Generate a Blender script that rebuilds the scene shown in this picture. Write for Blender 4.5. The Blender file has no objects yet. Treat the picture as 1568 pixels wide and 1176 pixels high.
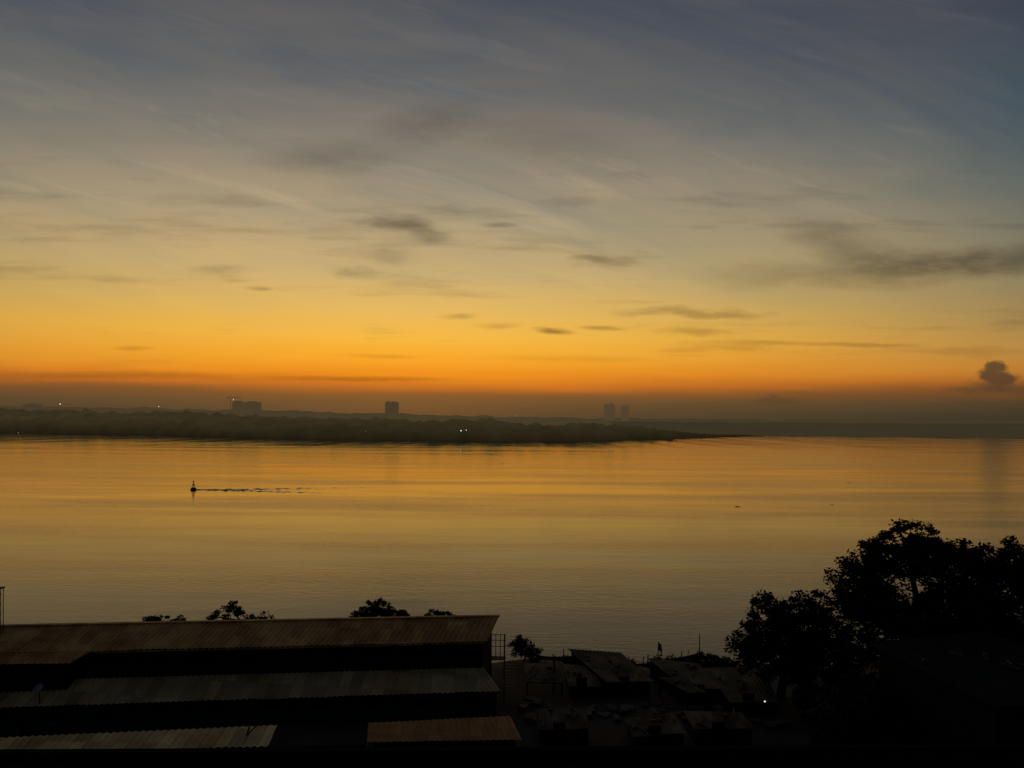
import bpy, bmesh, math, random
import numpy as np
from mathutils import Vector, Matrix, noise as mn
random.seed(7); rng=np.random.default_rng(7)
S=bpy.context.scene
S.view_settings.view_transform='Standard'; S.view_settings.look='None'
S.view_settings.exposure=0; S.view_settings.gamma=1

# ------------------------------------------------------------------ helpers
def lin(c):
    return tuple(((v/255)/12.92 if v/255<=0.04045 else ((v/255+0.055)/1.055)**2.4) for v in c)
def link_obj(name,mesh,parent=None,mat=None):
    o=bpy.data.objects.new(name,mesh); S.collection.objects.link(o)
    if mat is not None: mesh.materials.append(mat)
    if parent: o.parent=parent
    return o
def empty(name):
    o=bpy.data.objects.new(name,None); S.collection.objects.link(o); return o
def mesh_py(name,v,f,parent=None,mat=None,smooth=False):
    m=bpy.data.meshes.new(name); m.from_pydata([tuple(p) for p in v],[],f); m.update()
    if smooth:
        m.polygons.foreach_set('use_smooth',[True]*len(m.polygons))
    return link_obj(name,m,parent,mat)
class MB:
    """collects boxes / tubes / prisms into one mesh"""
    def __init__(s): s.v=[]; s.f=[]
    def add(s,v,f):
        n=len(s.v); s.v+= [tuple(p) for p in v]; s.f+=[tuple(i+n for i in q) for q in f]
    def box(s,c,d,rz=0):
        x,y,z=d[0]/2,d[1]/2,d[2]/2; cs,sn=math.cos(rz),math.sin(rz)
        v=[(c[0]+a*x*cs-b*y*sn,c[1]+a*x*sn+b*y*cs,c[2]+e*z) for e in(-1,1) for a,b in((-1,-1),(1,-1),(1,1),(-1,1))]
        s.add(v,[(3,2,1,0),(4,5,6,7),(0,1,5,4),(1,2,6,5),(2,3,7,6),(3,0,4,7)])
    def tube(s,pts,rad,n=6):
        pts=[Vector(p) for p in pts]; base=len(s.v); v=[];f=[]
        for i,p in enumerate(pts):
            t=(pts[min(i+1,len(pts)-1)]-pts[max(i-1,0)]).normalized()
            a=t.cross(Vector((0,0,1)) if abs(t.z)<.9 else Vector((1,0,0))).normalized(); b=t.cross(a)
            r=rad[i] if hasattr(rad,'__len__') else rad
            for k in range(n):
                an=2*math.pi*k/n; v.append(p+a*math.cos(an)*r+b*math.sin(an)*r)
        for i in range(len(pts)-1):
            for k in range(n):
                f.append((i*n+k,i*n+(k+1)%n,(i+1)*n+(k+1)%n,(i+1)*n+k))
        f.append(tuple(range(n))[::-1]); f.append(tuple((len(pts)-1)*n+k for k in range(n)))
        s.add(v,f)
    def prism(s,poly,z0,z1):
        n=len(poly)
        v=[(p[0],p[1],z0) for p in poly]+[(p[0],p[1],z1 if len(p)<3 else p[2]) for p in poly]
        s.add(v,[tuple(range(n))[::-1],tuple(range(n,2*n))]+[(i,(i+1)%n,n+(i+1)%n,n+i) for i in range(n)])
    def make(s,name,parent=None,mat=None,smooth=False):
        return mesh_py(name,s.v,s.f,parent,mat,smooth)

def newmat(name):
    m=bpy.data.materials.new(name); m.use_nodes=True
    return m,m.node_tree,m.node_tree.nodes['Principled BSDF']
def simple(name,c1,c2,rough=.8,scale=1.0,detail=5,metal=0,bump=0,spec=.3):
    m,t,b=newmat(name)
    tc=t.nodes.new('ShaderNodeTexCoord')
    n=t.nodes.new('ShaderNodeTexNoise'); n.inputs['Scale'].default_value=scale; n.inputs['Detail'].default_value=detail
    r=t.nodes.new('ShaderNodeValToRGB'); r.color_ramp.elements[0].position=.35; r.color_ramp.elements[1].position=.65
    r.color_ramp.elements[0].color=(*c1,1); r.color_ramp.elements[1].color=(*c2,1)
    t.links.new(tc.outputs['Object'],n.inputs[0]); t.links.new(n.outputs[0],r.inputs[0])
    t.links.new(r.outputs[0],b.inputs['Base Color'])
    b.inputs['Roughness'].default_value=rough; b.inputs['Metallic'].default_value=metal; b.inputs['Specular IOR Level'].default_value=spec
    if bump:
        bp=t.nodes.new('ShaderNodeBump'); bp.inputs['Strength'].default_value=bump; bp.inputs['Distance'].default_value=.05
        t.links.new(n.outputs[0],bp.inputs['Height']); t.links.new(bp.outputs[0],b.inputs['Normal'])
    return m

# ------------------------------------------------------------------ camera
CAMZ=25.0; F=1184.0
cd=bpy.data.cameras.new('camera'); cam=bpy.data.objects.new('camera',cd); S.collection.objects.link(cam)
cd.sensor_width=36; cd.lens=36*F/1568; cd.shift_y=57/1568; cd.clip_end=60000; cd.clip_start=.1
cam.matrix_world=Matrix.Translation((0,0,CAMZ))@Matrix.Rotation(math.radians(90),4,'X')@Matrix.Rotation(math.radians(.4),4,'Z')
S.camera=cam

# ------------------------------------------------------------------ sky (world)
w=bpy.data.worlds.new('World'); S.world=w; w.use_nodes=True
T=w.node_tree; N=T.nodes; N.clear(); L=T.links
def put(sock,val):
    if isinstance(val,bpy.types.NodeSocket): L.new(val,sock)
    else: sock.default_value=val
def M(op,a,b=None,c=None,clamp=False):
    n=N.new('ShaderNodeMath'); n.operation=op; n.use_clamp=clamp; put(n.inputs[0],a)
    if b is not None: put(n.inputs[1],b)
    if c is not None: put(n.inputs[2],c)
    return n.outputs[0]
def MR(v,a,b,c,d,smooth=True):
    n=N.new('ShaderNodeMapRange'); n.interpolation_type='SMOOTHSTEP' if smooth else 'LINEAR'
    put(n.inputs['Value'],v)
    for k,x in zip(('From Min','From Max','To Min','To Max'),(a,b,c,d)): n.inputs[k].default_value=x
    return n.outputs[0]
def COMB(x,y,z=0.0):
    n=N.new('ShaderNodeCombineXYZ'); put(n.inputs[0],x); put(n.inputs[1],y); put(n.inputs[2],z); return n.outputs[0]
def NOI(vec,scale,detail=4,rough=.5,dist=0,col=False):
    n=N.new('ShaderNodeTexNoise'); L.new(vec,n.inputs['Vector']); n.inputs['Scale'].default_value=scale
    n.inputs['Detail'].default_value=detail; n.inputs['Roughness'].default_value=rough; n.inputs['Distortion'].default_value=dist
    return n.outputs['Color' if col else 'Fac']
def RAMP(fac,stops):
    n=N.new('ShaderNodeValToRGB'); L.new(fac,n.inputs[0]); e=n.color_ramp.elements
    e[0].position=stops[0][0]; e[0].color=(*lin(stops[0][1]),1)
    e[1].position=stops[-1][0]; e[1].color=(*lin(stops[-1][1]),1)
    for p,c in stops[1:-1]:
        q=e.new(p); q.color=(*lin(c),1)
    return n.outputs[0]
def MIX(f,a,b,mode='MIX'):
    n=N.new('ShaderNodeMix'); n.data_type='RGBA'; n.blend_type=mode; put(n.inputs[0],f); put(n.inputs[6],a); put(n.inputs[7],b); return n.outputs[2]
def VM(op,a,b=None,c=None):
    n=N.new('ShaderNodeVectorMath'); n.operation=op; put(n.inputs[0],a)
    if b is not None: put(n.inputs[1],b)
    if c is not None: put(n.inputs[2],c)
    return n.outputs['Value'] if op in('LENGTH','DOT_PRODUCT') else n.outputs[0]
tc=N.new('ShaderNodeTexCoord'); sp=N.new('ShaderNodeSeparateXYZ'); L.new(tc.outputs['Generated'],sp.inputs[0])
dx,dy,dz=sp.outputs
hl=M('SQRT',M('ADD',M('MULTIPLY',dx,dx),M('MULTIPLY',dy,dy)))
SA=math.radians(-8)
dotp=M('DIVIDE',M('ADD',M('MULTIPLY',dx,math.sin(SA)),M('MULTIPLY',dy,math.cos(SA))),M('MAXIMUM',hl,.001))
away=M('SUBTRACT',1.0,dotp)
z=M('MAXIMUM',dz,0.0)
yy=M('MAXIMUM',dy,.05)
X=M('DIVIDE',dx,yy); Z=M('DIVIDE',dz,yy)
P=COMB(X,Z)
lay=NOI(COMB(M('MULTIPLY',X,2.2),M('MULTIPLY',Z,34)),1.0,3,.55)
zz=M('ADD',z,M('MULTIPLY',M('SUBTRACT',lay,.5),M('MULTIPLY',MR(z,.0,.05,0,1),.020)))
sun_r=RAMP(zz,[(0,(74,64,43)),(.012,(84,69,45)),(.024,(98,76,47)),(.034,(124,82,42)),(.044,(196,108,34)),(.058,(232,138,28)),(.08,(244,165,40)),(.105,(243,182,64)),
   (.135,(228,182,90)),(.18,(200,172,114)),(.242,(166,152,121)),(.317,(133,127,114)),(.39,(105,104,102)),(.478,(80,83,89)),(1,(34,38,50))])
side_r=RAMP(zz,[(0,(54,50,39)),(.012,(64,56,41)),(.024,(80,63,42)),(.036,(122,76,38)),(.048,(170,102,38)),(.065,(188,128,52)),(.09,(180,136,70)),(.12,(160,133,82)),
   (.16,(134,124,94)),(.2,(112,112,97)),(.26,(89,98,97)),(.33,(71,84,92)),(.42,(56,64,79)),(.55,(50,54,70)),(1,(30,34,46))])
back_r=RAMP(zz,[(0,(26,28,34)),(.1,(34,36,44)),(.4,(34,38,50)),(1,(28,32,44))])
c=MIX(MR(away,.0,.25,0,1,False),sun_r,side_r)
c=MIX(MR(away,.28,1.1,0,1),c,back_r)
nis=N.new('ShaderNodeTexSky'); nis.sky_type='NISHITA'; nis.sun_disc=False; nis.sun_elevation=math.radians(1.0); nis.sun_rotation=math.radians(-8)
c=MIX(1.0,c,MIX(1.0,nis.outputs[0],(.003,.003,.003,1),'MULTIPLY'),'ADD')
plain=c
# warp fields for the clouds
wn=VM('SUBTRACT',NOI(COMB(M('MULTIPLY',X,9),M('MULTIPLY',Z,26)),1.0,4,.6,col=True),(.5,.5,.5))
wn2=VM('SUBTRACT',NOI(COMB(M('MULTIPLY',X,60),M('MULTIPLY',Z,70)),1.0,3,.6,col=True),(.5,.5,.5))
Wb=VM('MULTIPLY_ADD',wn,(.11,.038,0),P); Ws=VM('MULTIPLY_ADD',wn,(.07,.010,0),P); Wc=VM('MULTIPLY_ADD',wn2,(.018,.014,0),P)
fine=NOI(COMB(M('MULTIPLY',X,22),M('MULTIPLY',Z,90)),1.0,3,.6)
clouds=[ # u,v,ru,rv,strength,tilt(deg, + = falls to the right),warp
(628,352,66,17,.75,12,'b'),(600,345,40,12,.35,0,'b'),(655,190,80,40,.34,-12,'b'),(505,245,120,28,.36,0,'b'),(590,393,60,10,.3,0,'b'),(535,416,34,9,.42,0,'b'),
(340,420,50,12,.32,0,'b'),(390,441,20,4,.5,0,'s'),(680,322,46,9,.22,0,'b'),(770,345,26,5,.5,0,'s'),(870,313,50,10,.28,0,'b'),
(930,405,52,10,.6,0,'b'),(1060,476,125,9,.5,0,'b'),(845,506,28,5,.9,5,'s'),(925,502,48,4,.6,0,'s'),(1058,508,40,8,.4,0,'b'),
(700,484,34,5,.4,0,'s'),(760,498,42,5,.35,0,'s'),(1430,408,220,27,.8,-4,'b'),(1270,368,70,30,.45,10,'b'),(1180,420,110,24,.28,0,'b'),
(1330,395,80,22,.4,0,'b'),(1560,392,100,24,.38,-8,'b'),(1310,528,110,4,.45,0,'s'),(1170,525,70,5,.35,0,'s'),(580,545,70,4,.3,0,'s'),
(205,533,40,4,.4,0,'s'),(540,581,170,5,.45,0,'s'),(180,574,280,7,.4,0,'s'),(880,549,140,6,.2,0,'s'),(840,215,170,46,.22,10,'b')]
cumul=[(1524,563,17,11,.85),(1514,573,17,11,.85),(1532,580,26,12,.85),(1530,592,52,12,.75),(1562,594,50,12,.6),(1490,596,50,7,.45),(1184,606,10,5,.5),(1190,613,50,6,.35)]
def ell(vec,u,v,ru,rv,tilt,inner,s):
    vh=645+(u-784)*.007; x0=(u-784)/F; z0=(vh-v)/F; sx=F/(ru*1.15); sz=F/(rv*1.15)
    if tilt:
        th=math.tan(math.radians(tilt)); d=VM('DOT_PRODUCT',vec,(th,1,0)); se=VM('DOT_PRODUCT',vec,(1,0,0))
        vec=COMB(se,d); z0=z0+th*x0
    q=VM('MULTIPLY_ADD',vec,(sx,sz,0),(-x0*sx,-z0*sz,0))
    return MR(VM('LENGTH',q),inner,1.15,s,0)
mask=None
for u,v,ru,rv,s,tilt,wt in clouds:
    k=ell({'b':Wb,'s':Ws}[wt],u,v,ru,rv,tilt,.1,s)
    mask=k if mask is None else M('ADD',mask,M('MULTIPLY',k,M('SUBTRACT',1.0,mask)))
cm=None
for u,v,ru,rv,s in cumul:
    k=ell(Wc,u,v,ru,rv,0,.55 if rv>10 and ru<30 else .15,s)
    cm=k if cm is None else M('MAXIMUM',cm,k)
mask=M('MULTIPLY',mask,MR(fine,.25,.6,.66,1.0))
# high veil
veil=NOI(COMB(M('MULTIPLY',M('ADD',X,M('MULTIPLY',Z,.9)),1.9),M('MULTIPLY',M('SUBTRACT',Z,M('MULTIPLY',X,-.22)),6.5),3.1),1.0,5,.6,.7)
veil2=NOI(COMB(M('MULTIPLY',M('ADD',X,M('MULTIPLY',Z,1.2)),5),M('MULTIPLY',M('ADD',Z,M('MULTIPLY',X,.25)),26),9.1),1.0,4,.6,.4)
hi=MR(Z,.10,.30,0,1)
vm=M('MULTIPLY',MR(veil,.42,.66,0,1),hi)
c=MIX(M('MULTIPLY',vm,.55),c,MIX(1.0,c,(1.40,1.22,1.08,1),'MULTIPLY'))
dk=M('MULTIPLY',MR(veil,.50,.28,0,1),hi)
c=MIX(M('MULTIPLY',dk,.9),c,MIX(1.0,c,(.72,.82,.98,1),'MULTIPLY'))
c=MIX(M('MULTIPLY',M('MULTIPLY',MR(veil2,.52,.72,0,1),hi),.5),c,MIX(1.0,c,(1.38,1.3,1.2,1),'MULTIPLY'))
streak=NOI(COMB(M('MULTIPLY',X,3.5),M('MULTIPLY',Z,30),7.7),1.0,4,.6)
sm=M('MULTIPLY',MR(streak,.54,.70,0,.28),M('MULTIPLY',MR(Z,.04,.09,0,1),MR(Z,.42,.25,0,1)))
mask=M('ADD',mask,M('MULTIPLY',sm,M('SUBTRACT',1.0,mask)))
c=MIX(mask,c,MIX(1.0,c,(.32,.31,.33,1),'MULTIPLY'))
c=MIX(cm,c,(*lin((74,60,43)),1))
# clouds exist only in the eastern half of the sky; the rest is the plain gradient
bg=N.new('ShaderNodeBackground'); L.new(c,bg.inputs[0]); bg.inputs[1].default_value=1.0
bg2=N.new('ShaderNodeBackground'); L.new(plain,bg2.inputs[0]); bg2.inputs[1].default_value=1.0
ms=N.new('ShaderNodeMixShader'); L.new(MR(dy,.05,.12,0,1,False),ms.inputs[0]); L.new(bg2.outputs[0],ms.inputs[1]); L.new(bg.outputs[0],ms.inputs[2])
wo=N.new('ShaderNodeOutputWorld'); L.new(ms.outputs[0],wo.inputs[0])

# sun: not yet risen, only a very broad weak warm pre-dawn glow
sd=bpy.data.lights.new('sun','SUN'); sd.energy=.05; sd.angle=math.radians(75); sd.color=(1,.60,.26)
so=bpy.data.objects.new('sun',sd); S.collection.objects.link(so)
az=SA; el=math.radians(24)
dirv=Vector((math.sin(az)*math.cos(el),math.cos(az)*math.cos(el),math.sin(el)))
so.rotation_euler=dirv.to_track_quat('Z','Y').to_euler(); so.location=(0,0,60)

# ------------------------------------------------------------------ water
wm,t,b=newmat('river_water_mat')
b.inputs['Base Color'].default_value=(.016,.013,.006,1); b.inputs['IOR'].default_value=1.25
b.inputs['Specular Tint'].default_value=(.80,.64,.40,1)
tcn=t.nodes.new('ShaderNodeTexCoord')
def wn_(scale,st,det=3,rg=.5,rot=0):
    mp=t.nodes.new('ShaderNodeMapping'); mp.inputs['Scale'].default_value=st; mp.inputs['Rotation'].default_value=(0,0,rot)
    n=t.nodes.new('ShaderNodeTexNoise'); n.inputs['Scale'].default_value=scale; n.inputs['Detail'].default_value=det; n.inputs['Roughness'].default_value=rg
    t.links.new(tcn.outputs['Object'],mp.inputs[0]); t.links.new(mp.outputs[0],n.inputs[0]); return n.outputs[0]
def wm_(op,a,bb):
    n=t.nodes.new('ShaderNodeMath'); n.operation=op
    for i,x in enumerate((a,bb)):
        if isinstance(x,(int,float)): n.inputs[i].default_value=x
        else: t.links.new(x,n.inputs[i])
    return n.outputs[0]
def wr_(v,a,b2,c0,d0):
    n=t.nodes.new('ShaderNodeMapRange'); t.links.new(v,n.inputs[0])
    for i,x in enumerate((a,b2,c0,d0)): n.inputs[i+1].default_value=x
    return n.outputs[0]
rip=wn_(1.0,(.5,1.3,1),3,.6,.12); rip2=wn_(1.0,(.03,.10,1),2,.5,-.06)
patch=wn_(1.0,(.005,.03,1),4,.62,.03)
h=wm_('ADD',wm_('MULTIPLY',wm_('MULTIPLY',rip,wr_(patch,.4,.62,.3,1.4)),.042),wm_('MULTIPLY',rip2,.055))
bp=t.nodes.new('ShaderNodeBump'); bp.inputs['Strength'].default_value=1; bp.inputs['Distance'].default_value=1.0
t.links.new(h,bp.inputs['Height']); t.links.new(bp.outputs[0],b.inputs['Normal'])
sy=t.nodes.new('ShaderNodeSeparateXYZ'); t.links.new(tcn.outputs['Object'],sy.inputs[0])
lanes=wr_(wn_(1.0,(.035,.0008,1),3,.7),.40,.58,.030,.11)
far=wr_(sy.outputs[1],600,920,0,1)
nearr=wr_(patch,.35,.7,.09,.16)
rg=wm_('ADD',wm_('MULTIPLY',lanes,far),wm_('MULTIPLY',nearr,wm_('SUBTRACT',1.0,far)))
t.links.new(rg,b.inputs['Roughness'])
mesh_py('river_water',[(-20000,60,0),(20000,60,0),(20000,30000,0),(-20000,30000,0)],[(0,1,2,3)],None,wm)

# ------------------------------------------------------------------ near ground
gm=simple('ground_dirt',(.035,.03,.022),(.075,.062,.045),.95,.35,8,bump=.4)
gv=[];gf=[];nx,ny=120,60
for j in range(ny+1):
    for i in range(nx+1):
        x=-150+300*i/nx; y=-40+126*j/ny
        sh=80.0+1.2*math.sin(x*.21)+.8*math.sin(x*.53+1)+(-2.5 if 5<x<22 else 0)
        zt=1.5+.25*mn.noise(Vector((x*.12,y*.12,0)))
        k=min(1,max(0,(y-(sh-4))/4.5)); zt=zt*(1-k)+(-.9)*k
        gv.append((x,y,zt))
for j in range(ny):
    for i in range(nx):
        a=j*(nx+1)+i; gf.append((a,a+1,a+nx+2,a+nx+1))
mesh_py('riverbank_ground',gv,gf,None,gm,True)

# ------------------------------------------------------------------ far banks
def haze(name,base,em,var=.25,scale=.02,em2=None,ztop=26):  # aerial haze painted into the material as a fixed faint emission
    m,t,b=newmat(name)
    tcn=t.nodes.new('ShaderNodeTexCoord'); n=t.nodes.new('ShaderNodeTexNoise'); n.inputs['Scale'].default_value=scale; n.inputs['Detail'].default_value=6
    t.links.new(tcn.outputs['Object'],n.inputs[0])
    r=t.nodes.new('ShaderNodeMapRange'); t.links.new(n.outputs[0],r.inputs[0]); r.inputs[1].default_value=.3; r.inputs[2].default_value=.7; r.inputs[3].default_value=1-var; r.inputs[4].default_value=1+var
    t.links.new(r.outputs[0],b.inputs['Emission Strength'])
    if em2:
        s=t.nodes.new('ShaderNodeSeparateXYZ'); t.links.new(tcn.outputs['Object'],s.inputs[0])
        q=t.nodes.new('ShaderNodeMapRange'); t.links.new(s.outputs[2],q.inputs[0]); q.inputs[2].default_value=ztop  # painted haze shifts from em to em2 with height
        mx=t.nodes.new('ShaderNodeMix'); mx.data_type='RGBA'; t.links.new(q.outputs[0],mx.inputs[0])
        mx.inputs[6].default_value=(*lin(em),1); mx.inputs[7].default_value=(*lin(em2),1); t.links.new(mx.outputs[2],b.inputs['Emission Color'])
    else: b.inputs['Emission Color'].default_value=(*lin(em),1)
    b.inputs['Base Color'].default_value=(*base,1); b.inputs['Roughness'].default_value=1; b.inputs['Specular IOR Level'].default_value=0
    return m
hz1=haze('bank_trees_haze_mat',(.008,.009,.006),(33,28,16),.18,.03,(56,48,30))  # tree band with haze glow painted in, paler towards the canopy top
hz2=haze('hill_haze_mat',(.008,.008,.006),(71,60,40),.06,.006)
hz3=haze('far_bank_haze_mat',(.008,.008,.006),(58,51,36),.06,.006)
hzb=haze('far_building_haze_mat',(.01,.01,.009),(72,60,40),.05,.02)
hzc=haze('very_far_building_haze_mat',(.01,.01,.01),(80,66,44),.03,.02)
def interp(tab,x): return float(np.interp(x,[a for a,_ in tab],[b_ for _,b_ in tab]))
def canopy_strip(name,shore,top,depth,mat,step=3.5,rows=26,rag=7,sc=.05,seed=0):
    x0,x1=shore[0][0],shore[-1][0]; n=int((x1-x0)/step); v=[];f=[]
    for j in range(rows+1):
        q=(j/rows)**1.6
        for i in range(n+1):
            x=x0+(x1-x0)*i/n; ys=interp(shore,x); H=interp(top,x)
            taper=min(1,H/12)
            y=ys+q*depth+(9*mn.noise(Vector((x*.02,seed,0)))+9*mn.noise(Vector((x*.07,seed+2,0))))*taper
            cz=mn.fractal(Vector((x*sc,y*sc*.6,seed)),1,2,4)
            cz2=mn.noise(Vector((x*.012,y*.01,seed+5)))
            env=min(1,(.30+.70*min(1,q/.55)))
            zt=H*env+(cz*rag+cz2*rag*1.1)*taper
            if j==0: zt=-.5
            else: zt=max(zt,.6*taper)
            if j==rows: zt=-1
            v.append((x,y,zt))
    for j in range(rows):
        for i in range(n):
            a=j*(n+1)+i; f.append((a,a+1,a+n+2,a+n+1))
    return mesh_py(name,v,f,None,mat,False)
shore=[(-1700,1500),(-1200,1400),(-871,1315),(-606,1228),(-334,1031),(-152,977),(54,970),(204,1117),(346,1298),(438,1416),(475,1450)]
top=[(-1700,38),(-871,36),(-606,32),(-334,27),(-152,24),(0,22),(110,19),(204,13),(300,6),(380,2.2),(475,.4)]
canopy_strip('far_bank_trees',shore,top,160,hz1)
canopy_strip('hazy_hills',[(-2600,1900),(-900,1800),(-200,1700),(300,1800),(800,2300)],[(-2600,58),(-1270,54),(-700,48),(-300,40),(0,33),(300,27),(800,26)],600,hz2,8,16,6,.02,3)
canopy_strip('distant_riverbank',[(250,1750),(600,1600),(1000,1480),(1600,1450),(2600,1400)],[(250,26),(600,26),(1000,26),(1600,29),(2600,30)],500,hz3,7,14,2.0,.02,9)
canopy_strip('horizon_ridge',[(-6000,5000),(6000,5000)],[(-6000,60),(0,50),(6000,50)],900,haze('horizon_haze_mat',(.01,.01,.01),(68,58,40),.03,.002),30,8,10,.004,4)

def far_block(name,x,y,z0,wd,dp,ht,floors,extras=(),mat=hzb):
    e=empty(name); mb=MB(); fh=ht/floors
    for k in range(floors):
        mb.box((x,y,z0+fh*(k+.40)),(wd-1.6,dp-1.6,fh*.8-.01)); mb.box((x,y,z0+fh*(k+.9)),(wd,dp,fh*.2-.01))
    mb.make('storeys',e,mat)
    m2=MB()
    for ex in extras: m2.box((x+ex[0],y,z0+ht+ex[2]/2+.01),(ex[1],dp*.5,ex[2]))
    if extras: m2.make('rooftop_rooms',e,mat)
    return e
Yb=1640
def fx(u,Y=Yb): return Y*(u-784)/F
def fz(u,v,Y=Yb): return CAMZ-Y*(v-(645+(u-784)*.007))/F
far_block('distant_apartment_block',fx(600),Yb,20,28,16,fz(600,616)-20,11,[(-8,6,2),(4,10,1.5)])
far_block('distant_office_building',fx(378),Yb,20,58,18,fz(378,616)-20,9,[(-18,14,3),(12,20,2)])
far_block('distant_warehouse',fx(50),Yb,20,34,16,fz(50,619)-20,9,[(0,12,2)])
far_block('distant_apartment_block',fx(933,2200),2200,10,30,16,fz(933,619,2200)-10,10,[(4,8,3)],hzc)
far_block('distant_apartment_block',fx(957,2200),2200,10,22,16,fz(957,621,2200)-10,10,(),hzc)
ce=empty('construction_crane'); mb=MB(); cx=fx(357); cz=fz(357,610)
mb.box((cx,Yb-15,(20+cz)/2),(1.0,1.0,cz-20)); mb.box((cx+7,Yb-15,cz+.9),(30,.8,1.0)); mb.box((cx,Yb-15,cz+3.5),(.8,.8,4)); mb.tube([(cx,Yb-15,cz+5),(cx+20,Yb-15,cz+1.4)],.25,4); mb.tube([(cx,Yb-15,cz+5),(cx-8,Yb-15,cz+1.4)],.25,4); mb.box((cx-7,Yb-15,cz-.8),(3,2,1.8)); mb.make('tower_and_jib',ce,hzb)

def glowmat(name,s):
    m,t,b=newmat(name); b.inputs['Emission Color'].default_value=(1,.85,.6,1); b.inputs['Emission Strength'].default_value=s; return m
lm=glowmat('lamp_glow',1.5); lmf=glowmat('distant_lamp_glow',2.5)
postm=simple('dark_post',(.03,.03,.03),(.05,.045,.04),.7)
def lamp(name,x,y,zg,zt,r,arm=0,pm=postm,mat=lm):
    e=empty(name); mb=MB(); pr=min(r,.25); mb.tube([(x,y,zg),(x,y,zt),(x+arm*.6,y,zt+r*2),(x+arm,y,zt+r*1.5)],[pr*.55,pr*.35,pr*.3,pr*.25],6); mb.make('pole',e,pm)
    m=bpy.data.meshes.new('bulb'); bm=bmesh.new(); bmesh.ops.create_uvsphere(bm,u_segments=10,v_segments=6,radius=r); bm.to_mesh(m); bm.free()
    o=link_obj('bulb',m,e,mat); o.location=(x+arm,y,zt+r*.6)
for (u,v,Y,r) in [(706,660,955,.5),(714,659,955,.35),(92,619,1480,.7),(243,623,1450,.5),(357,612,1620,.5),(28,663,1290,.35),(790,637,1300,.25),(560,661,960,.2)]:
    lamp('street_lamp',fx(u,Y),Y,2,fz(u,v,Y),r,pm=hz1,mat=lmf)  # far poles carry the same painted haze glow as the bank

# ------------------------------------------------------------------ navigation buoy + wake
bx,by=-112.3,273
e=empty('navigation_buoy'); bm_=simple('buoy_paint',(.03,.015,.012),(.05,.02,.015),.5,2)
mb=MB(); prof=[(-.5,.6),(-.3,.95),(.35,1.05),(.55,.95),(.75,.5),(.9,.3)]
mb.tube([(bx,by,p[0]) for p in prof],[p[1] for p in prof],16); mb.make('float',e,bm_,True)
mb=MB()
for a in range(4):
    an=math.pi/4+a*math.pi/2; mb.tube([(bx+.7*math.cos(an),by+.7*math.sin(an),.6),(bx+.16*math.cos(an),by+.16*math.sin(an),2.4)],.05,5)
    for k in (0,1):
        q0=.3+.3*k; r0=.7-.54*q0; z0=.6+1.8*q0; a2=an+math.pi/2
        mb.tube([(bx+r0*math.cos(an),by+r0*math.sin(an),z0),(bx+(r0-.12)*math.cos(a2),by+(r0-.12)*math.sin(a2),z0+.4)],.035,4)
mb.tube([(bx,by,2.35),(bx,by,2.42)],.3,8); mb.tube([(bx,by,2.42),(bx,by,2.75)],.13,8); mb.make('lattice_tower',e,bm_)
mb=MB(); mb.tube([(bx,by,2.75),(bx,by,2.95),(bx,by,3.35)],[.05,.28,.03],8); mb.box((bx,by+.02,1.7),(.45,.04,.45)); mb.make('topmark',e,bm_)

wk,t,b=newmat('wake_water'); b.inputs['Base Color'].default_value=(.016,.013,.006,1); b.inputs['Roughness'].default_value=.10; b.inputs['IOR'].default_value=1.25; b.inputs['Specular Tint'].default_value=(.8,.64,.4,1)
vv=[];ff=[]
def wake_arm(p0,p1,hh,wd,seg,ph):
    d=Vector(p1)-Vector(p0); Ln=d.length; d.normalize(); nrm=Vector((-d.y,d.x)); base=len(vv)
    for i in range(seg+1):
        q=i/seg; c0=Vector(p0)+d*Ln*q+nrm*(mn.noise(Vector((q*9,ph,0)))*2.6*q)
        amp=hh*(1-q**3)*max(0,.35+1.1*mn.noise(Vector((q*30,ph+3,0)))-.25*q+.25)
        for k,(o,hf) in enumerate([(-1,-.03),(-.5,.35),(0,1),(.5,.35),(1,-.03)]):
            p=c0+nrm*o*wd*(.5+q*.7); vv.append((p.x,p.y,-.02 if hf<0 else amp*hf))
    for i in range(seg):
        for k in range(4):
            a=base+i*5+k; ff.append((a,a+1,a+6,a+5))
wake_arm((bx+.7,by-.5),(-48,260.5),.26,.9,340,1)
wake_arm((bx+.7,by+.5),(-40,290),.24,1.0,340,5)
wake_arm((bx+.9,by),(-72,273),.24,.9,240,9)
wake_arm((bx+.9,by-.2),(-62,266),.20,.8,220,12)
wake_arm((bx+.9,by+.2),(-58,280),.18,.9,220,15)
mesh_py('buoy_wake',vv,ff,None,wk,True)

# floating plants
lf=simple('leaf_green',(.012,.018,.008),(.03,.04,.016),.85,1.3,3,spec=.05)
V=[];Fc=[]
for (u,v,n,r) in [(770,709,24,.6),(1130,776,22,.35),(1275,773,10,.35),(445,703,16,.8),(1300,739,12,.6),(905,712,10,.8),(1055,673,40,3.0)]:
    Y=CAMZ*F/(v-(645+(u-784)*.007)); x0=fx(u,Y)
    for _ in range(n):
        x=x0+rng.normal(0,r); y=Y+rng.normal(0,r*.6); s=.14; a=rng.uniform(0,6.28); hh=rng.uniform(.06,.25)
        k=len(V); V+=[(x,y,0),(x+s*math.cos(a),y+s*math.sin(a),hh*.8),(x+s*.4*math.cos(a+1.5),y+s*.4*math.sin(a+1.5),hh),(x-s*math.cos(a),y-s*math.sin(a),hh*.6)]; Fc.append((k,k+1,k+2,k+3))
mesh_py('floating_water_hyacinth',V,Fc,None,lf)

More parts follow.
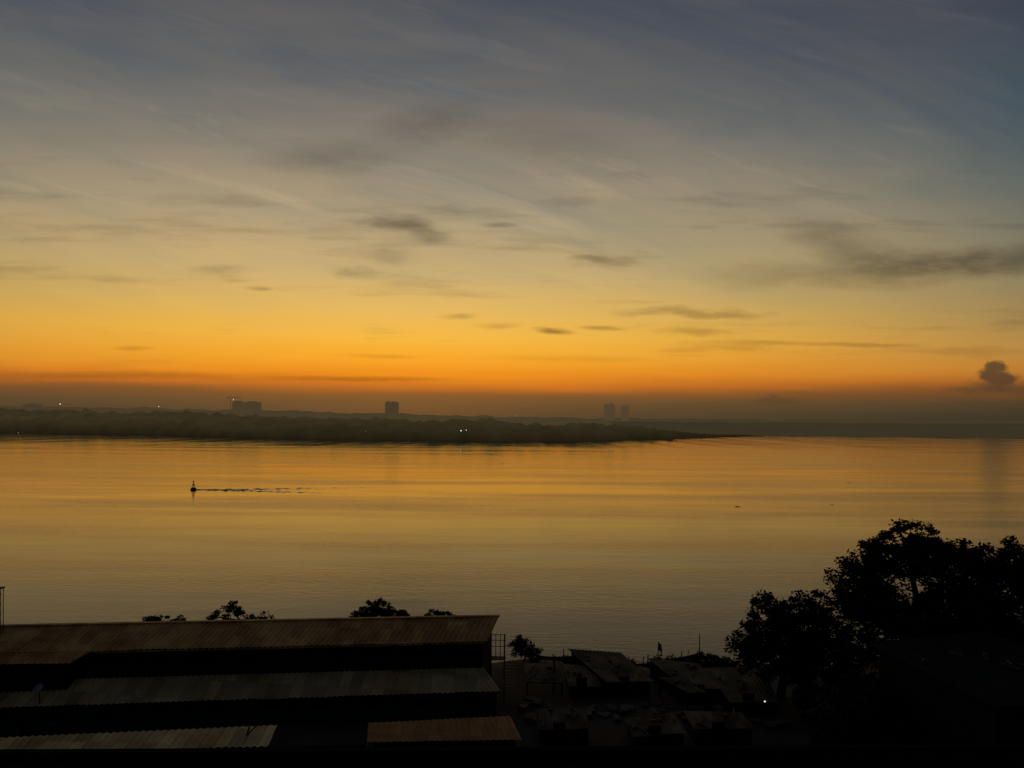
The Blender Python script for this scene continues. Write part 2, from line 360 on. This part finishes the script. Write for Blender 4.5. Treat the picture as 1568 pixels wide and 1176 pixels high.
# ------------------------------------------------------------------ trees
bark=simple('bark',(.02,.016,.012),(.04,.032,.024),.95,3,6,bump=.5)
def leaves(centers,radii,per,size):
    C=np.repeat(centers,per,axis=0); R=np.repeat(radii,per)
    n=len(C); d=rng.normal(size=(n,3)); d/=np.linalg.norm(d,axis=1)[:,None]
    rr=rng.random(n)**.45; pos=C+d*(rr*R)[:,None]*np.array([1.15,1.15,.75])
    a=rng.normal(size=(n,3)); a[:,2]*=.6; a/=np.linalg.norm(a,axis=1)[:,None]
    bq=np.cross(a,rng.normal(size=(n,3))); bq/=np.linalg.norm(bq,axis=1)[:,None]
    s=size*rng.uniform(.6,1.35,n)[:,None]
    v=np.stack([pos-a*s,pos-bq*s*.42,pos+a*s,pos+bq*s*.42],axis=1).reshape(-1,3)
    return v
def mesh_quads(name,v,parent,mat):
    n=len(v)//4; m=bpy.data.meshes.new(name); m.vertices.add(n*4); m.vertices.foreach_set('co',v.astype(np.float32).ravel())
    m.loops.add(n*4); m.loops.foreach_set('vertex_index',np.arange(n*4,dtype=np.int32))
    m.polygons.add(n); m.polygons.foreach_set('loop_start',np.arange(0,n*4,4,dtype=np.int32)); m.polygons.foreach_set('loop_total',np.full(n,4,dtype=np.int32))
    m.update(calc_edges=True); m.validate(); return link_obj(name,m,parent,mat)
def tree(name,x,y,zb,lobes,ncl,per,size,trunk_r=.35,clr=(.5,1.1)):
    e=empty(name); cs=[]
    vol=np.array([l[3]*l[4]*l[5] for l in lobes])**.8; vol=vol/vol.sum()
    for l,w_ in zip(lobes,vol):
        for _ in range(max(3,int(ncl*w_))):
            d=rng.normal(size=3); d/=np.linalg.norm(d); q=rng.random()**.30
            cs.append([l[0]+d[0]*l[3]*q,l[1]+d[1]*l[4]*q,l[2]+d[2]*l[5]*q])
    cs=np.array(cs); rad=rng.uniform(clr[0],clr[1],len(cs))
    mesh_quads('foliage',leaves(cs,rad,per,size),e,lf)
    mb=MB(); zc=min(l[2]-l[5]*.6 for l in lobes); zc=max(zc,zb+1)
    top=Vector((x+.3,y,zc)); mb.tube([(x,y,zb-.3),(x+.1,y,zb+.5),(x+.2,y+.1,(zb+zc)/2),top],[trunk_r*1.5,trunk_r*1.1,trunk_r,trunk_r*.85],9)
    for l in lobes:
        c0=Vector(l[:3]); mid=top.lerp(c0,.55)+Vector((rng.normal()*.3,rng.normal()*.3,.2)); 
        mb.tube([top,mid,c0],[trunk_r*.7,trunk_r*.45,trunk_r*.22],7)
        near=sorted(range(len(cs)),key=lambda i:(Vector(cs[i])-c0).length)
        for i in near[:max(4,len(near)//len(lobes))][::4]:
            p=Vector(cs[i]); mb.tube([c0.lerp(mid,rng.uniform(0,.4)),c0.lerp(p,.5)+Vector((0,0,-.1)),p],[trunk_r*.18,trunk_r*.1,.02],4)
    mb.make('trunk_and_limbs',e,bark)
    return e
# big riverside trees (right)
tree('mango_tree',32.5,62,1.5,[(31.7,62,14.9,3.4,3.4,2.2),(28.4,61.5,13.2,2.2,2.6,1.8),(27.1,61,11.3,2.3,3,2.2),(34.9,62.5,14.1,2.7,3.2,2.3),(30.5,61,9.2,4.8,4,3.6),(35,61,8.8,4.5,4,3.8),(37,62,12.6,2.0,2.6,2.4)],600,85,.18,.55,(.45,.9))
tree('mango_tree',41,61,1.5,[(39.8,61,13.7,2.8,3.5,2.4),(44.5,62,12.9,3.8,3.6,3.2),(37.8,61.5,10.8,2.6,3,3.2),(41.5,60,8.6,4.8,4.2,3.6)],400,80,.18,.5,(.45,.9))
tree('almond_tree',23,66,1.2,[(22.3,66,8.9,1.8,2.4,1.7),(25.5,65.5,9.0,1.9,2.4,1.7),(20.6,66,6.3,1.7,2,2.2),(23,65.5,5.2,3.5,2.8,2.7),(26.3,64.5,5.2,3.0,2.8,3.2),(24.2,65.5,7.2,2.4,2.4,2.0)],350,75,.18,.35,(.4,.8))
tree('riverside_shrub',27,58,1.4,[(27,58,3.6,3.0,2.2,2.4),(31,57,3.4,3.4,2.2,2.2),(23.5,59.5,3.0,1.8,1.8,1.7),(35,56,3.8,3.2,2.2,2.6)],160,80,.18,.2,(.5,.9))
tree('almond_tree',23.5,52,1.4,[(23.8,52,6.4,1.9,2,1.8),(25.2,51,5.0,2.0,2,2.2),(22.2,52,4.2,1.6,1.6,1.6)],110,70,.18,.25,(.45,.85))
# small crowns behind the warehouse
tree('acacia_tree',-26,73.6,1.2,[(-26.3,73.6,6.9,1.0,1.2,.8),(-27.9,73.6,6.1,1.0,1,.45),(-24.0,73.8,6.1,1.4,1,.35)],44,32,.15,.14,(.2,.42))
tree('riverside_shrub',-32.8,73.2,1.2,[(-33.4,73.2,5.8,1.7,1,.4),(-31.4,73.2,5.9,1.0,1,.33)],38,40,.14,.12,(.2,.36))
tree('acacia_tree',-12.7,74.5,1.2,[(-13.0,74.5,6.8,1.4,1.3,.9),(-11.2,74.3,6.3,1.5,1.1,.5),(-14.2,74.5,6.2,1.0,1,.55)],80,42,.15,.16,(.22,.46))
tree('riverside_shrub',-7.2,74.8,1.2,[(-7.6,74.8,6.3,1.2,1,.26),(-6.0,74.8,6.2,1.1,.8,.2)],22,38,.14,.1,(.18,.32))
tree('riverside_shrub',1.2,76,1.0,[(1.0,76,2.9,1.1,1.1,1.0),(2.2,76.2,2.2,.8,.9,.8)],44,60,.13,.1,(.3,.5))
tree('riverside_shrub',18.2,72,1.0,[(17,72,2.2,1.6,1.2,.8),(19.5,71.6,2.6,1.5,1.2,1.2)],50,60,.13,.1,(.3,.5))
tree('riverside_shrub',16.5,77,.6,[(16,77,1.0,2.2,.8,.7),(19,77,1.3,2.0,.8,.9)],60,50,.13,.08,(.3,.5))
tree('riverside_shrub',8.5,76.5,.8,[(7,76.5,1.3,2.2,.8,.6),(11,76.2,1.2,2.0,.8,.5)],40,46,.12,.08,(.25,.45))

# ------------------------------------------------------------------ corrugated roofs & buildings
def roofmat(name,c1,c2,rough=.5,metal=.25,blo=.62):
    m,t,b=newmat(name)
    tcn=t.nodes.new('ShaderNodeTexCoord')
    br=t.nodes.new('ShaderNodeTexBrick'); br.inputs['Scale'].default_value=1; br.inputs['Mortar Size'].default_value=.014
    br.inputs['Brick Width'].default_value=.9; br.inputs['Row Height'].default_value=1.9; br.offset=0
    br.inputs['Color1'].default_value=(blo,blo,blo,1); br.inputs['Color2'].default_value=(1.12,1.12,1.12,1); br.inputs['Mortar'].default_value=(.4,.4,.4,1)
    t.links.new(tcn.outputs['Object'],br.inputs[0])
    n=t.nodes.new('ShaderNodeTexNoise'); n.inputs['Scale'].default_value=.35; n.inputs['Detail'].default_value=8; n.inputs['Roughness'].default_value=.65
    t.links.new(tcn.outputs['Object'],n.inputs[0])
    r=t.nodes.new('ShaderNodeValToRGB'); r.color_ramp.elements[0].position=.38; r.color_ramp.elements[1].position=.62
    r.color_ramp.elements[0].color=(*c1,1); r.color_ramp.elements[1].color=(*c2,1); t.links.new(n.outputs[0],r.inputs[0])
    mx=t.nodes.new('ShaderNodeMix'); mx.data_type='RGBA'; mx.blend_type='MULTIPLY'; mx.inputs[0].default_value=1
    t.links.new(r.outputs[0],mx.inputs[6]); t.links.new(br.outputs[0],mx.inputs[7]); t.links.new(mx.outputs[2],b.inputs['Base Color'])
    b.inputs['Roughness'].default_value=rough; b.inputs['Metallic'].default_value=metal; b.inputs['Specular IOR Level'].default_value=.2
    return m
rm1=roofmat('rusty_roof',(.46,.24,.055),(.80,.47,.14),.7,.0)
rm2=roofmat('light_roof',(.66,.44,.15),(.92,.68,.30),.6,.0)
rm3=roofmat('brown_roof',(.42,.20,.05),(.62,.33,.10),.7,.0,.8)
rm4=roofmat('dark_roof',(.05,.042,.024),(.20,.16,.09),.85,.0,.45)
rm5=roofmat('green_roof',(.006,.011,.008),(.011,.018,.012),.95,.0)
wall=simple('warehouse_wall',(.014,.013,.010),(.028,.025,.02),.95,1.2,6,spec=.1)
teal=simple('teal_wall',(.012,.034,.036),(.022,.050,.052),.9,1.0,6,spec=.1)
dark=simple('opening_dark',(.006,.006,.006),(.01,.009,.008),.8,spec=.1)
tarf=simple('flat_roof_felt',(.005,.005,.004),(.010,.009,.008),.95,.4,spec=.02)

def corr(name,A,B,C,D,parent,mat,pitch=.3,amp=.028,rows=6,seed=0):
    A,B,C,D=map(Vector,(A,B,C,D)); Ln=((A-B).length+(C-D).length)/2; n=max(8,int(Ln/pitch*6)); nr=(B-A).cross(D-A).normalized()
    if nr.z<0: nr=-nr
    v=[];f=[]
    for j in range(rows+1):
        q=j/rows
        for i in range(n+1):
            p=i/n; pt=A.lerp(B,p).lerp(D.lerp(C,p),q)
            edge=.05*mn.noise(Vector((p*Ln*.55,seed,j*.4)))
            sag=.04*mn.noise(Vector((p*Ln*.2,q*2,seed+4)))
            pt=pt+nr*(amp*math.sin(2*math.pi*p*Ln/pitch)+sag)
            if j==rows: pt=pt+(D-A).normalized()*edge*1.5
            v.append(pt)
    for j in range(rows):
        for i in range(n):
            a=j*(n+1)+i; f.append((a,a+1,a+n+2,a+n+1))
    return mesh_py(name,v,f,parent,mat,True)

# main warehouse -----------------------------------------------------------
e=empty('riverside_warehouse')
corr('roof_front_slope',(-50,62.2,8.0),(-1.0,67.5,8.0),(-1.9,63.2,7.0),(-50.2,57.85,7.0),e,rm1,pitch=.45,amp=.045,seed=1)
corr('roof_left_extension',(-50.2,57.84,6.995),(-32.5,59.80,6.995),(-33.3,58.5,6.5),(-50.4,56.5,6.5),e,rm1,pitch=.45,amp=.045,rows=3,seed=2)
corr('roof_back_slope',(-1.0,67.52,7.99),(-50,62.22,7.99),(-50.4,66.0,7.0),(-1.2,71.3,7.0),e,rm1,seed=3)
mb=MB(); mb.prism([(-50,62.0,8.07),(-.95,67.3,8.07),(-.95,67.75,8.07),(-50,62.45,8.07)],7.95,8.07); mb.make('ridge_cap',e,rm1)
mb=MB(); mb.prism([(-32.8,60.4),(-2.3,63.7),(-1.7,70.8),(-50,65.6),(-50,58.6)],1.2,6.85); mb.make('walls',e,wall)
mb=MB(); mb.prism([(-33.8,59.1),(-33.8,60.2),(-50,58.4),(-50,57.1)],1.2,6.4); mb.make('left_wing_walls',e,wall)
mb=MB(); mb.add([(-2.3,63.7,6.85),(-1.75,70.8,6.85),(-1.75,67.5,7.88)],[(0,1,2)]); mb.make('gable',e,wall)
mb=MB()
for k in range(9):
    xx=-31+k*3.4; yy_=60.37+(xx+32.8)*.1082; mb.box((xx,yy_-.0,6.1),(1.7,.08,.5),.108)
mb.make('clerestory_openings',e,dark)
mb=MB()
for k in range(13):
    xx=-32+k*2.5; yy_=59.95+(xx+32.8)*.1105; mb.box((xx,yy_+.2,6.84),(.09,.7,.12),.108)
mb.make('eave_brackets',e,wall)
mb=MB(); mb.prism([(-32.6,59.84),(-1.95,63.23),(-1.95,63.31),(-32.6,59.92)],6.80,6.92); mb.make('gutter',e,rm1)
# lean-to in front (its roof butts against the tall wall, so its upper part stays dark)
e=empty('long_storage_shed')
corr('roof',(-50,58.45,4.7),(-2.2,63.66,4.7),(-.75,61.35,3.6),(-50.2,55.65,3.6),e,rm2,pitch=.42,amp=.05,rows=8,seed=5)
mb=MB(); mb.prism([(-50,56.2),(-1.3,61.75),(-2.0,63.4),(-50,58.0)],1.2,3.5); mb.make('walls',e,teal)
mb=MB()
for k in range(12):
    xx=-46+k*3.9; yy_=56.2+(xx+50)*.1139
    mb.box((xx,yy_-.02,2.8),(1.3,.1,.8),.11)
    mb.box((xx+1.9,yy_-.03,2.3),(.22,.16,2.2),.11)
mb.make('windows_and_piers',e,dark)
mb=MB(); mb.prism([(-50,55.75),(-.8,61.4),(-.8,61.47),(-50,55.82)],3.38,3.52); mb.make('fascia_board',e,wall)
# low sheds closest to camera
e=empty('low_shed'); corr('roof',(-46,47.7,4.5),(-15.6,51.9,4.5),(-15.4,49.3,4.15),(-46,47.0,4.15),e,rm2,pitch=.45,amp=.06,seed=6)
mb=MB(); mb.prism([(-46,47.3),(-15.9,49.7),(-16,51.6),(-46,47.65)],1.2,4.02); mb.make('walls',e,wall)
mb=MB(); mb.tube([(-17.2,50.5,4.3),(-16.9,50.6,5.4)],.05,5); mb.tube([(-17.2,50.5,4.35),(-16.3,50.6,5.2)],.04,5); mb.make('vent_pipe',e,wall)
e=empty('brown_roof_shed'); corr('roof',(-9.6,52.4,4.5),(.05,53.8,4.5),(.8,51.05,4.0),(-9.3,50.4,4.0),e,rm3,pitch=.4,amp=.035,seed=8)
mb=MB(); mb.prism([(-9.0,50.8),(.4,51.4),(-.2,53.5),(-9.2,52.2)],1.2,3.9); mb.make('walls',e,wall)
mb=MB(); mb.box((-4,50.98,2.6),(1.2,.1,2.2),.06); mb.make('door',e,dark)
e=empty('boundary_wall'); mb=MB(); mb.prism([(-15.2,49.5),(-9.4,50.2),(-9.4,50.45),(-15.2,49.75)],1.2,3.9); mb.prism([(-15.2,49.45),(-9.4,50.15),(-9.4,50.5),(-15.2,49.8)],3.9,3.98); mb.make('wall_and_coping',e,wall)
# nearby flat-roofed building under the viewpoint
e=empty('flat_roof_building'); mb=MB(); mb.prism([(-60,10),(60,10),(60,37.3),(-60,33.8)],1.2,9.7); mb.make('walls',e,tarf)
mb=MB(); mb.prism([(-60,33.5),(60,37.0),(60,37.4),(-60,33.9)],9.7,10.0); mb.make('parapet',e,tarf)

# sheds / yard on the right ------------------------------------------------
def shed(name,A,B,C,D,mat,g=1.3,seed=0,posts=False):
    e=empty(name); corr('roof',A,B,C,D,e,mat,pitch=.32,rows=4,seed=seed)
    c0=(Vector(A)+Vector(B)+Vector(C)+Vector(D))/4
    poly=[tuple(c0.lerp(Vector(p),.9)) for p in (D,C,B,A)]; mb=MB()
    if posts:
        for p in poly: mb.box((p[0],p[1],(g+p[2]-.1)/2),(.14,.14,p[2]-.1-g))
        for i in range(4):
            a,b_=poly[i],poly[(i+1)%4]; mb.tube([(a[0],a[1],a[2]-.15),(b_[0],b_[1],b_[2]-.15)],.05,4)
        mb.make('posts',e,wall)
    else:
        mb.prism([(p[0],p[1],p[2]-.12) for p in poly],g,0); mb.make('walls',e,wall)
        a,b_=Vector(poly[0]),Vector(poly[1]); m_=a.lerp(b_,.4); an=math.atan2(b_.y-a.y,b_.x-a.x)
        mb=MB(); mb.box((m_.x,m_.y,g+1.0),(.9,.12,1.9),an); mb.make('door',e,dark)
    # loose boards, stones and patched sheets lying on the roof
    A_,B_,C_,D_=map(Vector,(A,B,C,D)); m1=MB()
    for _ in range(int(4+(A_-B_).length*.8)):
        p,q=rng.uniform(.08,.9),rng.uniform(.1,.9); pt=A_.lerp(B_,p).lerp(D_.lerp(C_,p),q)
        if rng.random()<.5: m1.box((pt.x,pt.y,pt.z+.12),(rng.uniform(.2,.45),.25,.16),rng.uniform(0,3))
        else: m1.box((pt.x,pt.y,pt.z+.1),(.12,rng.uniform(.8,1.8),.06),rng.uniform(-.5,.5))
    m1.make('roof_weights',e,scrapm)
scrapm=simple('scrap',(.04,.035,.025),(.14,.12,.09),.9,2)
shed('market_shed',(5.4,73.6,3.4),(10.4,73.2,3.2),(12.3,66.0,2.9),(8.2,65.6,2.9),rm4,seed=11)
shed('lean_to_shed',(4.9,70.5,2.9),(7.2,70.2,2.8),(7.8,65.6,2.5),(4.9,65.4,2.6),rm4,seed=21)
shed('market_shed',(12.4,70.6,3.5),(17.0,69.8,3.3),(17.4,63.8,3.0),(14.6,64.0,3.0),rm4,seed=12)
shed('market_shed',(17.3,69.4,3.0),(22.4,69.0,3.3),(21.4,61.6,2.8),(17.6,61.9,2.6),rm4,seed=22)
shed('open_canopy',(12.6,66.2,3.2),(14.0,66.0,3.2),(16.0,62.5,3.2),(14.4,62.4,3.2),rm4,seed=13,posts=True)
shed('yard_shed',(1.9,58.6,3.2),(5.6,59.0,3.2),(5.9,56.0,2.8),(2.0,55.6,2.8),rm4,seed=14)
shed('yard_shed',(8.6,58.0,2.8),(12.4,58.4,3.1),(12.7,55.5,2.7),(8.8,55.2,2.5),rm4,seed=15)
shed('yard_shed',(13.2,59.0,3.0),(17.4,58.3,3.2),(17.8,56.0,2.9),(13.4,56.2,2.7),rm4,seed=25)
shed('open_canopy',(1.2,70.5,3.0),(4.3,70.2,3.0),(4.6,66.0,2.7),(1.3,66.3,2.7),rm4,seed=16,posts=True)
shed('green_roof_house',(24.4,52.9,10.0),(33.5,54.6,10.4),(38.0,45.0,9.4),(27.2,43.2,9.2),rm5,seed=17)
# railing/stairs at warehouse corner
e=empty('stair_railing'); mb=MB()
for k in range(4):
    mb.tube([(-1.6+k*.38,64.2,5.2),(-1.6+k*.38,64.2,7.3)],.03,5)
for zz_ in (6.3,6.8,7.3): mb.tube([(-1.7,64.2,zz_),(-.35,64.2,zz_)],.03,5)
for xx in (-.5,-1.6): mb.tube([(xx,64.2,1.2),(xx,64.2,7.3)],.05,5)
mb.box((-1.05,64.6,5.2),(1.3,.9,.08))
for k in range(9): mb.box((.0,64.3+.3*k,5.0-.36*k),(.9,.26,.05))
mb.make('frame',e,postm)
# lattice mast on the left edge
e=empty('lattice_mast'); mb=MB(); mx_,my_=-40.95,62.0
for a in (-.16,.16):
    for b2 in (-.16,.16): mb.tube([(mx_+a,my_+b2,7.6),(mx_+a,my_+b2,11.3)],.035,4)
for k in range(9):
    zz_=7.7+k*.4; s=1 if k%2 else -1
    mb.tube([(mx_-.16*s,my_-.16,zz_),(mx_+.16*s,my_-.16,zz_+.4)],.025,4); mb.tube([(mx_-.16,my_-.16*s,zz_),(mx_-.16,my_+.16*s,zz_+.4)],.025,4)
mb.box((mx_,my_,11.35),(.5,.5,.1)); mb.make('frame',e,postm)
# satellite dish
e=empty('satellite_dish'); sm_=simple('dish_paint',(.3,.3,.28),(.4,.4,.38),.35); p=Vector((-34.9,57.3,4.9)); v=[];f=[]
d=Vector((-.25,-.75,.75)).normalized(); a=d.cross(Vector((0,0,1))).normalized(); b2=d.cross(a)
for r_ in range(6):
    for k in range(18):
        rr=.4*r_/5; an=2*math.pi*k/18; v.append(p+a*rr*math.cos(an)+b2*rr*math.sin(an)+d*(rr*rr*.9))
for r_ in range(5):
    for k in range(18): f.append((r_*18+k,r_*18+(k+1)%18,(r_+1)*18+(k+1)%18,(r_+1)*18+k))
mesh_py('dish',v,f,e,sm_,True); mb=MB(); mb.tube([(p.x,p.y+.1,p.z-1.1),p],.04,6); mb.tube([p+b2*.38,p+d*.45],.015,4); mb.box(tuple(p+d*.45),(.07,.07,.07)); mb.make('mount_and_feed',e,postm)

# moored boats with poles
wood=simple('boat_wood',(.02,.016,.012),(.04,.03,.02),.85,3,spec=.1)
def pirogue(name,x,y,ln,rz,mast,flag=False):
    e=empty(name); v=[];f=[]; n=14; prof=[(-1,.55),(-.7,.1),(0,-.12),(.7,.1),(1,.55),(.86,.5),(.6,.16),(0,0),(-.6,.16),(-.86,.5)]
    cs,sn=math.cos(rz),math.sin(rz)
    for i in range(n+1):
        q=i/n*2-1; wd=.75*(1-abs(q)**2.6)+.03; lift=.5*abs(q)**3
        for px,pz in prof:
            lx,ly=q*ln/2,px*wd; v.append((x+lx*cs-ly*sn,y+lx*sn+ly*cs,pz+lift+.05))
    k=len(prof)
    for i in range(n):
        for j in range(k): f.append((i*k+j,i*k+(j+1)%k,(i+1)*k+(j+1)%k,(i+1)*k+j))
    mesh_py('hull',v,f,e,wood,True)
    mb=MB()
    for q in (-.5,0,.5): mb.box((x+q*ln/2*cs,y+q*ln/2*sn,.5),(.25,1.1,.05),rz)
    mb.make('thwarts',e,wood)
    mb=MB(); mb.tube([(x,y,.1),(x+.1,y,mast)],[.07,.045],6)
    mb.tube([(x-1.2*cs,y-1.2*sn,.3),(x-1.0*cs,y-1.2*sn,mast*.55)],.035,5)
    mb.make('mast',e,wood)
    if flag:
        mb=MB(); mb.add([(x+.1,y,mast),(x+.4,y,mast-.3),(x+.5,y+.05,mast-1.2),(x+.12,y,mast-.8)],[(0,1,2,3)]); mb.make('pennant',e,wood)
pirogue('moored_pirogue',14.8,77.8,7.0,.25,2.9,True)
pirogue('moored_pirogue',18.9,77.6,7.5,-.1,3.8,False)
pirogue('moored_pirogue',17.5,79.4,6.0,.5,1.5,False)
pirogue('moored_pirogue',5.4,79.6,5.5,.1,1.6,False)
# fence poles & clutter
e=empty('wooden_fence'); mb=MB()
for k in range(22):
    x=2.2+k*.62+rng.normal(0,.12); y=75.4-.03*k+rng.normal(0,.1); mb.tube([(x,y,1.1),(x+rng.normal(0,.1),y,1.9+rng.uniform(-.3,.7))],.05,5)
mb.tube([(2.2,75.4,1.8),(9,75.1,1.65),(15.2,74.7,1.85)],.035,4); mb.make('poles',e,wood)
e=empty('utility_pole'); mb=MB(); mb.tube([(3.8,68,1.2),(3.9,68,4.4)],[.09,.06],7); mb.box((3.9,68,4.2),(.7,.07,.07)); mb.make('pole_and_crossarm',e,wood)
e=empty('scrap_pile'); mb=MB()
for k in range(150):
    x=rng.uniform(1,22); y=rng.uniform(59.3,64.5) if rng.random()<.55 else rng.uniform(52,55); s=rng.uniform(.15,.7)
    mb.box((x,y,1.5+s*.3),(s*rng.uniform(.6,2.4),s,s*.7),rng.uniform(0,3))
mb.make('crates_and_boards',e,scrapm)
lamp('street_lamp',19.6,61.0,1.2,3.0,.06,.5)
